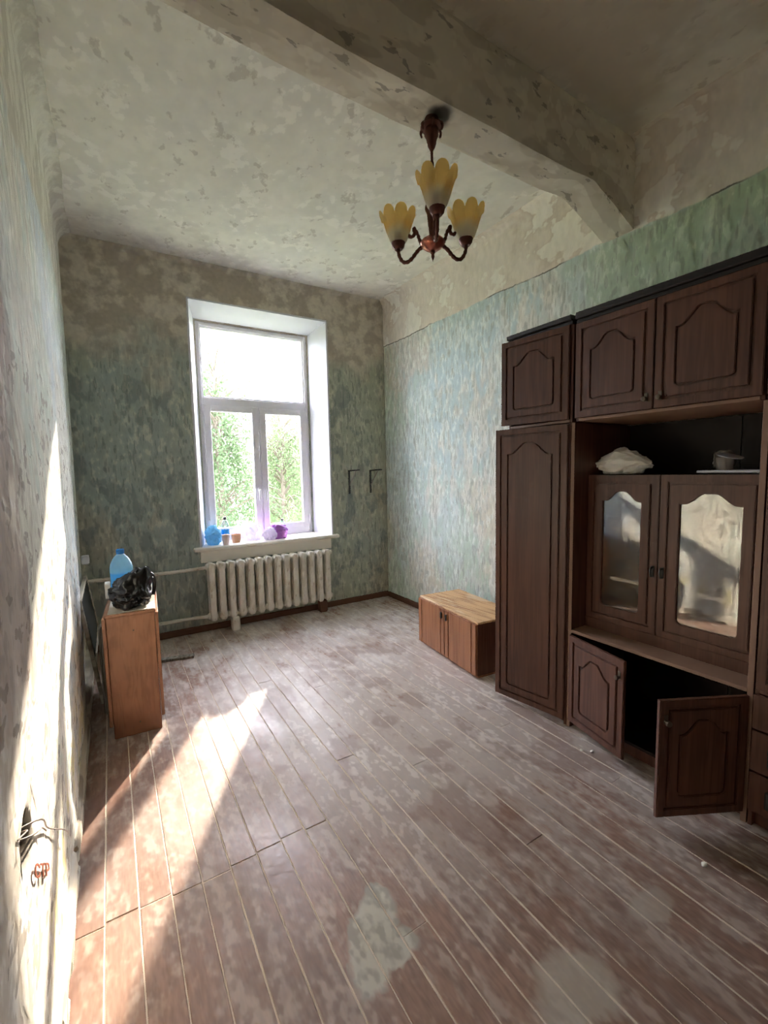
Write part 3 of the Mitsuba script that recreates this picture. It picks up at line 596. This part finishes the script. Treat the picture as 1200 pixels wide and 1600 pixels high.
for z in (0.655, 0.075): tp('screw', lathe([(0, -0.001), (0.005, -0.001), (0.004, 0.0025), (0, 0.003)], 10).apply_transform(trimesh.transformations.rotation_matrix(math.pi/2, (1, 0, 0))).apply_translation((0.01, 0, z)), 'brass_knob', smooth=40)
mat('paper', twosided(princ(mikit.proc(lambda p, n, uv: mix(C3(232, 228, 218), C3(196, 186, 170), smoothstep(0.45, 0.65, fbm(p.x*9, p.y*7, 4.0, 3)))), 0.8, 0.2)))
def sheet(x0, x1, y0, y1, z, seed, amp=0.006, t=0.0015, tm=None):
    def fn(s):
        def g(X, Y):
            P = np.stack([X, Y, X*0], -1); return np.stack([X, Y, z + s*t/2 + amp*np.abs(nz(P, 8, seed, 3))*1.2], -1)
        return g
    a = grid(np.linspace(x0, x1, 14), np.linspace(y0, y1, 24), fn(1)); b = grid(np.linspace(x0, x1, 14), np.linspace(y0, y1, 24), fn(-1)); b.invert()
    m = cat(a, b)
    if tm is not None: m.apply_transform(tm)
    return m
solo('newspaper', sheet(-TW+0.01, TW+0.006, 0.004, TL-0.02, TZ+0.001, 3, tm=TM), 'paper', 'pale newspaper sheets covering the folded table top', 'newspaper', True)
mat('blue_plastic', {'type': 'thindielectric', 'int_ior': 1.45, 'specular_transmittance': rgbd(120, 205, 240)})
mat('blue_cap', twosided(princ(lin(40, 120, 190), 0.35, 0.5)))
mat('blue_label', twosided(princ(lin(30, 140, 215), 0.4, 0.5)))
mat('clear_plastic', {'type': 'thindielectric', 'int_ior': 1.45, 'specular_transmittance': rgbd(226, 238, 246)})
mat('blue_film', {'type': 'principledthin', 'base_color': mikit.proc(lambda p, n, uv: mix(C3(110, 196, 238), C3(186, 222, 236), smoothstep(0.925, 0.945, p.z))), 'roughness': 0.2, 'diff_trans': 1.0, 'spec_trans': 0.55, 'eta': 1.45})
def bottle(name, cx, cy, z, r, h, label, wall, cap, band=None, cat_='bottle'):
    k = thing(name, label, cat_)
    prof = [(0.0, 0.0), (r*0.85, 0.0), (r, 0.012), (r, h*0.30), (r*0.96, h*0.33), (r, h*0.36), (r, h*0.60), (r*0.93, h*0.69), (r*0.70, h*0.80), (r*0.38, h*0.88), (r*0.30, h*0.90), (r*0.30, h*0.93)]
    part(k, 'body', lathe(prof, 28, (cx, cy, z)), wall, 50)
    part(k, 'cap', lathe([(0, h*0.90), (r*0.36, h*0.90), (r*0.37, h*0.99), (r*0.30, h), (0, h)], 20, (cx, cy, z)), cap, 40)
    if band: part(k, 'label_band', lathe([(r*1.01, h*band[0]), (r*1.012, h*band[0]), (r*1.012, h*band[1]), (r*1.01, h*band[1])], 28, (cx, cy, z)), band[2], 40, label='blue label')
    return k
bottle('water_bottle', 0.028, 3.46, TZ+0.006, 0.068, 0.318, 'large light blue plastic water bottle on the folded table', 'blue_film', 'blue_cap', None)
mat('black_film', twosided(princ(lin(9, 9, 10), 0.2, 0.6)))
def crumple(center, size, seed, flat=True, freq=2.6, amp=0.34, sub=4, shape=None):
    m = trimesh.creation.icosphere(subdivisions=sub); v = m.vertices.copy()
    n1 = meshkit.fbm(v*freq*0.5+seed, 3, seed); cr = np.abs(meshkit.fbm(v*freq+seed*3.1, 3, seed+2)-0.5)*2; cr2 = np.abs(meshkit.fbm(v*freq*2.7+seed*1.7, 3, seed+4)-0.5)*2
    r = 1 + amp*(n1-0.5)*1.6 - amp*0.8*(0.25-cr)*1.2 - amp*0.35*(0.2-cr2)
    v = v*r[:, None]
    if shape is not None: v = shape(v)
    v = v*np.array(size)
    if flat:
        zf = -size[2]*0.72; lowv = v[:, 2] < zf; v[lowv, 2] = zf
        v[:, 2] -= zf
    v += np.array(center); m.vertices = v
    return m
def bag_shape(v):
    v = v.copy(); v[:, 0] *= 1.0; k = np.clip((v[:, 2]+0.2)/1.2, 0, 1); v[:, 1] *= 1-0.45*k; v[:, 2] += 0.45*np.clip(v[:, 0]*0.7+0.1, -0.3, 0.6)*k
    return v
bag = thing('black_bag', 'glossy black plastic bag slumped on the folded table', 'bag')
part(bag, 'sack', crumple((0.075, 3.16, TZ+0.012), (0.122, 0.15, 0.125), 5, True, 2.2, 0.42, 4, bag_shape), 'black_film', 35)
def ringtube(c, a, b, r, tilt=0.0):
    th = np.linspace(0, 2*np.pi, 25); return tube(np.stack([c[0]+a*np.cos(th), c[1]+tilt*np.cos(th), c[2]+b*np.sin(th)], 1), r, 6)
part(bag, 'handle', tube(smooth_path([(0.10, 3.13, 0.90), (0.15, 3.17, 0.955), (0.19, 3.22, 0.94), (0.205, 3.25, 0.86), (0.195, 3.24, 0.80)], 16), np.linspace(0.018, 0.012, 16), 7), 'black_film', True)
solo('carton', bx(-0.075, -0.045, 3.42, 3.52, TZ+0.004, TZ+0.10, 0.002), 'paper', 'narrow pale carton standing behind the black bag on the table', 'carton')
# things leaning behind the table
mat('grey_board', twosided(princ(mikit.proc(lambda p, n, uv: mix(C3(150, 148, 140), C3(112, 108, 100), smoothstep(0.4, 0.6, fbm(p.x*60, p.y*60, p.z*3, 3)))), 0.7, 0.3)))
mat('dark_sheet', twosided(princ(lin(46, 52, 48), 0.5, 0.4)))
lpnl = thing('framed_panel', 'dark framed panel with pale edges leaning on the left wall behind the table', 'panel')
def lean(mesh): m = mesh.copy(); m.apply_transform(trimesh.transformations.rotation_matrix(math.radians(-7), (0, 1, 0))); m.apply_translation((-0.150, 3.56, 0.0)); return m
part(lpnl, 'sheet', lean(bx(0.004, 0.016, 0.02, 0.90, 0.30, 0.74)), 'dark_sheet'); part(lpnl, 'frame', lean(cat(bx(0, 0.024, 0, 0.026, 0.0, 0.76, 0.002), bx(0, 0.024, 0.90, 0.926, 0.0, 0.76, 0.002), bx(0, 0.024, 0.02, 0.91, 0.735, 0.76, 0.002), bx(0, 0.024, 0.02, 0.91, 0.28, 0.305, 0.002))), 'skirting_pale')
for i, wh in enumerate(('nearest to the table', 'second from the table', 'nearest to the framed panel')):
    b_ = bx(-0.006, 0.006, 0, 0.09, 0.0, 0.62-0.02*i, 0.001); b_.apply_translation((-0.099-0.0135*i, 3.36+0.02*i, 0))
    solo('thin_board', b_, 'grey_board', 'thin grey board on edge between table and left wall, '+wh, 'board', group='thin boards beside the table')
solo('floor_slat', bx(0.235, 0.53, 4.06, 4.12, 0.0, 0.022, 0.004).apply_transform(trimesh.transformations.rotation_matrix(math.radians(-12), (0, 0, 1), (0.38, 4.09, 0))), 'grey_board', 'short grey slat lying on the floor under the radiator pipe', 'slat')

# ---------------------------------------------------------------- window sill clutter
mat('purple_film', twosided(princ(lin(176, 112, 206), 0.3, 0.5, sheen=0.3)))
mat('white_film', {'type': 'principledthin', 'base_color': rgbd(236, 234, 244), 'roughness': 0.35, 'diff_trans': 0.9, 'spec_trans': 0.0, 'eta': 1.45})
mat('sack_blue', {'type': 'principledthin', 'base_color': rgbd(150, 206, 232), 'roughness': 0.35, 'diff_trans': 0.9, 'spec_trans': 0.0, 'eta': 1.45})
mat('brown_clay', twosided(princ(lin(190, 150, 122), 0.6, 0.3)))
mat('cup_clear', twosided(princ(lin(214, 200, 196), 0.3, 0.5)))
solo('blue_bag', crumple((0.872, 4.80, SILL_Z), (0.085, 0.10, 0.115), 11, True, 2.4, 0.38), 'sack_blue', 'crumpled light blue plastic bag at the left end of the window sill', 'bag', 35)
bottle('plastic_bottle', 1.015, 4.88, SILL_Z, 0.040, 0.27, 'clear plastic bottle with a blue label beside the blue bag on the sill', 'clear_plastic', 'iron', (0.18, 0.52, 'blue_label'))
def cup(name, cx, cy, r0, r1, h, m_, lab, catg):
    return solo(name, lathe([(0, 0), (r0, 0), (r1, h), (r1-0.003, h), (r0-0.003, 0.004), (0, 0.004)], 24, (cx, cy, SILL_Z)), m_, lab, catg, 40)
cup('plastic_cup', 0.978, 4.70, 0.030, 0.040, 0.105, 'cup_clear', 'pale plastic cup standing on the sill in front of the bottle', 'cup')
cup('brown_pot', 1.105, 4.80, 0.040, 0.050, 0.085, 'brown_clay', 'small brown pot beside the pale cup on the sill', 'pot')
solo('sill_paper', sheet(1.15, 1.32, 4.66, 4.80, SILL_Z+0.001, 9, 0.012), 'paper', 'crumpled paper lying on the sill in front of the white bag', 'paper', True)
solo('white_bag', crumple((1.290, 4.86, SILL_Z), (0.095, 0.08, 0.12), 17, True, 2.6, 0.42), 'white_film', 'crumpled white plastic bag in the middle of the window sill', 'bag', 35)
pb = thing('purple_bag', 'purple and white plastic bag stuffed full on the window sill', 'bag')
part(pb, 'sack', crumple((1.560, 4.80, SILL_Z), (0.115, 0.09, 0.095), 23, True, 2.4, 0.36), 'purple_film', 35)
part(pb, 'lining', crumple((1.455, 4.735, SILL_Z), (0.075, 0.05, 0.085), 29, True, 2.6, 0.36), 'white_film', 35, label='white part of the bag')
bottle('small_bottle', 1.665, 4.95, SILL_Z, 0.042, 0.20, 'clear bottle half hidden behind the purple bag on the sill', 'clear_plastic', 'iron')

# ---------------------------------------------------------------- things in the niche and behind the glass
def wrap_shape(v):
    v = v.copy(); k = np.clip(1-np.abs(v[:, 1]-0.15), 0, 1); v[:, 2] *= 0.55+0.6*k; return v
mat('white_cloth', twosided(princ(lin(240, 239, 232), 0.5, 0.4)))
solo('crumpled_wrap', crumple((2.505, 1.435, 1.536), (0.062, 0.150, 0.085), 37, True, 2.2, 0.38, 4, wrap_shape), 'white_cloth', 'crumpled white plastic wrap lying in the open niche', 'wrapping', 35)
solo('thin_white_board', bx(2.452, 2.66, 0.765, 1.045, 1.540, 1.552, 0.002), 'reveal_white', 'thin white board lying at the right of the open niche', 'board')
solo('thin_sheet', bx(2.462, 2.64, 0.77, 1.03, 1.5345, 1.5395), 'dark_sheet', 'dark sheet under the thin white board in the niche', 'sheet')
tn = thing('tin_cup', 'dented grey tin cup with a bent lid on the white board in the niche', 'cup')
part(tn, 'body', lathe([(0, 0), (0.032, 0), (0.036, 0.06), (0.033, 0.06), (0.03, 0.004), (0, 0.004)], 20, (2.55, 0.965, 1.552)), 'wire_grey', 40)
part(tn, 'lid', basis(lathe([(0, 0.004), (0.055, 0.0), (0.058, 0.004), (0.0, 0.010)], 24), (2.54, 0.945, 1.618), (1, 0, 0.1), (0, 0.96, 0.28), (-0.1, -0.28, 0.95)), 'reveal_white', 40)
part(tn, 'wrapper', crumple((2.60, 0.985, 1.552), (0.03, 0.05, 0.055), 43, True, 3.0, 0.4, 3), 'grey_board', 35)
bk_ = thing('wicker_basket', 'small dark woven basket on the top shelf behind the left glass door', 'basket')
prof = [(0, 0), (0.045, 0), (0.070, 0.075), (0.074, 0.078), (0.070, 0.082), (0.064, 0.078), (0.041, 0.005), (0, 0.005)]
part(bk_, 'bowl', lathe(prof, 24, (2.60, 1.50, 1.228)), 'iron', 40)
for i in range(8):
    a = i*math.pi/4; part(bk_, 'rib', tube([(2.60+0.047*math.cos(a), 1.50+0.047*math.sin(a), 1.228), (2.60+0.073*math.cos(a), 1.50+0.073*math.sin(a), 1.306)], 0.003, 5), 'wire_grey')
# on top of the wall unit
solo('cardboard_scrap', sheet(2.42, 2.64, 1.72, 1.95, 2.545, 13, 0.02, 0.004).apply_transform(trimesh.transformations.rotation_matrix(math.radians(4), (1, 0, 0), (2.5, 1.8, 2.545))), 'brown_clay', 'brown cardboard piece lying on top of the small top box', 'cardboard', True)
scene.popitem(); labels.pop('cardboard_scrap')
solo('cardboard_box', bx(2.56, 2.80, 1.66, 1.92, 2.437, 2.525, 0.003), 'brown_clay', 'flat brown cardboard box on top of the small top box', 'box')
solo('paper_scrap', crumple((2.62, 1.50, 2.437), (0.05, 0.06, 0.07), 47, True, 2.6, 0.4, 3), 'white_cloth', 'crumpled white paper on top of the wide top box', 'paper', 35)

# ---------------------------------------------------------------- chandelier
ch = thing('chandelier', 'bronze three arm chandelier with amber tulip glass shades hanging from the beam', 'chandelier')
CX, CY = 1.395, 1.765
o = (CX, CY, 0)
part(ch, 'canopy', cat(lathe([(0, 3.232), (0.030, 3.232), (0.034, 3.205), (0.050, 3.192), (0.052, 3.184), (0.030, 3.178), (0.034, 3.150), (0.026, 3.135), (0.018, 3.10), (0.010, 3.085), (0, 3.085)], 24, o),
     *[tube(smooth_path([(CX+0.03*math.cos(a), CY+0.03*math.sin(a), 3.19), (CX+0.052*math.cos(a), CY+0.052*math.sin(a), 3.185), (CX+0.05*math.cos(a), CY+0.05*math.sin(a), 3.158)], 8), np.linspace(0.009, 0.005, 8), 6) for a in np.arange(6)*math.pi/3]), 'bronze', 40, label='leafed bronze ceiling canopy')
part(ch, 'rod', cat(tube([(CX, CY, 3.09), (CX, CY, 2.84)], 0.0065, 10), tube([(CX, CY, 3.03), (CX, CY, 2.99)], 0.010, 10)), 'bronze', True)
part(ch, 'column', lathe([(0, 2.87), (0.010, 2.87), (0.016, 2.855), (0.034, 2.835), (0.036, 2.825), (0.026, 2.80), (0.022, 2.76), (0.017, 2.72), (0.015, 2.70), (0.024, 2.690), (0, 2.685)], 24, o), 'bronze', 40)
part(ch, 'bowl', lathe([(0, 2.698), (0.030, 2.694), (0.052, 2.680), (0.060, 2.668), (0.058, 2.662), (0.050, 2.650), (0.030, 2.636), (0.010, 2.630), (0, 2.630)], 28, o), 'copper', 40, label='copper bowl at the hub')
part(ch, 'finial', lathe([(0, 2.632), (0.010, 2.630), (0.012, 2.622), (0.006, 2.614), (0.009, 2.604), (0.004, 2.594), (0, 2.580)], 14, o), 'bronze', 40)
def shade_fn(seed):
    def f(TH, S):
        u = np.abs(((TH*8/(2*np.pi)) % 1.0)*2-1)            # 0 at a petal's middle, 1 between petals
        round_ = np.sqrt(np.maximum(1-(u*0.97)**2, 0))
        rad = 0.031+0.052*S**0.62+0.012*S**4
        rad = rad*(1-0.14*(1-round_)*np.clip(S*1.6, 0, 1))
        z = 2.716+0.148*S - 0.048*np.clip((S-0.62)/0.38, 0, 1)**1.5*(1-round_)
        return np.stack([rad*np.cos(TH), rad*np.sin(TH), z], -1)
    return f
for k_, adeg in enumerate((116.0, -8.0, -122.0)):
    a = math.radians(adeg); c, s = math.cos(a), math.sin(a); ax_ = np.array([CX+0.19*c, CY+0.19*s, 0])
    P = lambda r, z: (CX+r*c, CY+r*s, z)
    pth = smooth_path([P(0.052, 2.664), P(0.085, 2.650), P(0.120, 2.622), P(0.150, 2.616), P(0.178, 2.640), P(0.190, 2.690)], 40)
    rr = 0.0070+0.0030*np.abs(np.sin(np.linspace(0, 9*math.pi, 40)))
    am = part(ch, 'arm', tube(pth, rr, 8), 'bronze', True)
    part(am, 'scroll', tube(smooth_path([P(0.055, 2.672), P(0.072, 2.705), P(0.088, 2.745), P(0.102, 2.765), P(0.100, 2.735), P(0.116, 2.728), P(0.126, 2.742)], 36), 0.0060+0.0034*np.abs(np.sin(np.linspace(0, 8*math.pi, 36))), 7), 'bronze', True, label='leaf scroll on the arm')
    part(am, 'socket', lathe([(0, 2.688), (0.020, 2.688), (0.030, 2.700), (0.036, 2.722), (0.033, 2.728), (0.018, 2.728), (0.016, 2.775), (0, 2.778)], 20, ax_), 'bronze', 40)
    sh = grid(np.linspace(0, 2*np.pi, 113), np.linspace(0, 1, 19), shade_fn(k_)); sh.merge_vertices(); sh.apply_translation(ax_)
    part(am, 'shade', sh, 'amber_glass', True, label='amber tulip shaped glass shade')

# ---------------------------------------------------------------- small things on the floor and the wall lettering
def chip(x, y, s, seed):
    m = crumple((x, y, 0.001), (s, s*0.7, s*0.4), seed, True, 2.0, 0.4, 2); return m
for x, y, s, sd, lab in ((1.90, 0.72, 0.014, 3, 'white chip of plaster on the floor before the wide open cabinet door'), (2.143, 1.424, 0.011, 4, 'white crumb on the floor by the lower left cabinet door, nearer the tall cabinet'), (2.182, 1.385, 0.012, 5, 'white crumb on the floor close under the lower left cabinet door')):
    solo('plaster_chip', chip(x, y, s, sd), 'white_cloth', lab, 'plaster chip', group='plaster chips on the floor')
txt = meshkit.text_mesh('CTP', 0.05, 0.0015, True)
tb = txt.bounds; o_ = np.array([XL+0.012, 1.26, 0.640])
part('wall_left', 'lettering', basis(txt, o_, np.array([0, 1.40, -1.10]), np.array([0, 0.12, 0.62]), np.array([1, 0, 0])), 'rust_paint', label='small brown hand painted letters')

# ---------------------------------------------------------------- outside: lawn and birches
GZ = -3.6
mat('grass_far', twosided(princ(mikit.proc(lambda p, n, uv: mix(C3(104, 114, 84), C3(130, 136, 104), fbm(p.x*0.6, p.y*0.6, 2.0, 3))), 0.9, 0.1)))
labels['lawn'] = {'label': 'grass outside below the window', 'category': 'grass', 'kind': 'stuff'}
scene['lawn'] = mikit.ply(bx(-60, 70, 5.6, 120, GZ-0.3, GZ), 'grass_far')
for nm, cc in (('leaf_light', (118, 134, 100)), ('leaf_mid', (98, 116, 86)), ('leaf_blue', (104, 122, 108))):
    mat(nm, {'type': 'principledthin', 'base_color': rgbd(*cc), 'roughness': 0.5, 'diff_trans': 0.7, 'spec_trans': 0.0, 'eta': 1.3})
def leaves(pts, size, rng):
    n = len(pts); a = rng.normal(size=(n, 3)); a /= np.linalg.norm(a, axis=1, keepdims=True); b = np.cross(a, rng.normal(size=(n, 3))); b /= np.linalg.norm(b, axis=1, keepdims=True)
    a[:, 2] -= 0.7; a /= np.linalg.norm(a, axis=1, keepdims=True)
    s = size*rng.uniform(0.6, 1.3, (n, 1))
    V = np.stack([pts-a*s, pts+b*s*0.55, pts+a*s, pts-b*s*0.55], 1).reshape(-1, 3); i = np.arange(n)*4
    return trimesh.Trimesh(V, np.vstack([np.stack([i, i+1, i+2], 1), np.stack([i, i+2, i+3], 1)]), process=False)
def birch(x, y, h, spread, nbr, seed, leaf, label, lean_=0.0, size=0.05, per=46, z0=0.35, drop=(0.5, 1.7)):
    rng = np.random.default_rng(seed); k = thing('tree', label, 'tree')
    tr = smooth_path([(x, y, GZ), (x+lean_*0.3, y, GZ+h*0.4), (x+lean_, y+0.1, GZ+h)], 14); part(k, 'trunk', tube(tr, np.linspace(0.16, 0.02, 14), 8), 'bark', True)
    P = []; B = []
    for i in range(nbr):
        t = z0+(1-z0)*rng.random()**0.9; st = np.array([np.interp(t, np.linspace(0, 1, 14), tr[:, q]) for q in range(3)])
        a = rng.uniform(0, 2*np.pi); L = spread*(1.15-t*0.75)*rng.uniform(0.55, 1.1)
        e = st+np.array([math.cos(a)*L, math.sin(a)*L, L*0.25]); q = np.linspace(0, 1, 10)[:, None]
        br = st*(1-q)+e*q; br[:, 2] += 0.3*np.sin(q[:, 0]*np.pi)
        B.append(tube(br, np.linspace(0.03, 0.008, 10), 4))
        for _ in range(7):
            qq = rng.uniform(0.35, 1.0); s0 = st*(1-qq)+e*qq; dl = rng.uniform(*drop); m_ = int(per*dl/1.2)
            w = np.linspace(0, 1, m_)[:, None]; dx = rng.normal(0, 0.12, 2)
            P.append(s0 + w*np.array([dx[0], dx[1], -dl]) + rng.normal(0, 0.05, (m_, 3)))
    part(k, 'branches', cat(*B), 'bark', True); part(k, 'foliage', leaves(np.vstack(P), size, rng), leaf)
birch(2.35, 11.5, 7.9, 2.1, 75, 1, 'leaf_mid', 'birch with drooping leafy twigs filling the left casement', per=26)
birch(5.0, 14.6, 7.3, 2.5, 90, 2, 'leaf_light', 'sunlit birch with drooping twigs seen through the right casement', per=26)
birch(3.0, 19.5, 8.6, 3.0, 90, 3, 'leaf_blue', 'hazy birch standing behind the two nearer ones', size=0.065, per=26)
birch(8.6, 24.5, 7.4, 2.8, 80, 4, 'leaf_mid', 'birch farther off behind the right edge of the window', size=0.07, per=26)
birch(2.0, 26.5, 9.4, 2.8, 80, 5, 'leaf_blue', 'birch farther off to the left, half hidden by the window frame', size=0.07, per=26)
birch(7.7, 14.6, 10.9, 1.05, 170, 6, 'leaf_mid', 'added unseen birch beyond the right edge of the window, blocking sun from the left casement', lean_=-1.95, size=0.07, per=70, z0=0.925, drop=(0.2, 0.45))  # out of view; added and shaped to keep sun off the left casement
rng_b = np.random.default_rng(9)
for i, (x, y, s, lab) in enumerate(((5.0, 33, 2.6, 'round green bush low in the left casement far outside'), (12.5, 33, 2.6, 'round green bush low in the right casement far outside'), (20, 33, 2.8, 'round green bush farthest to the right outside'), (-4, 33, 2.8, 'round green bush farthest to the left outside'))):
    u_ = rng_b.normal(size=(5000, 3)); u_ /= np.linalg.norm(u_, axis=1, keepdims=True); r_ = rng_b.uniform(0.6, 1.0, (5000, 1))**0.5
    k = thing('bush', lab, 'bush'); part(k, 'foliage', leaves(np.array([x, y, GZ+s*0.80])+u_*r_*np.array([s, s*0.8, s*0.75]), 0.14, rng_b), 'leaf_light' if i % 2 else 'leaf_mid'); part(k, 'stem', tube([(x, y, GZ), (x, y, GZ+s*0.5)], 0.08, 6), 'bark')
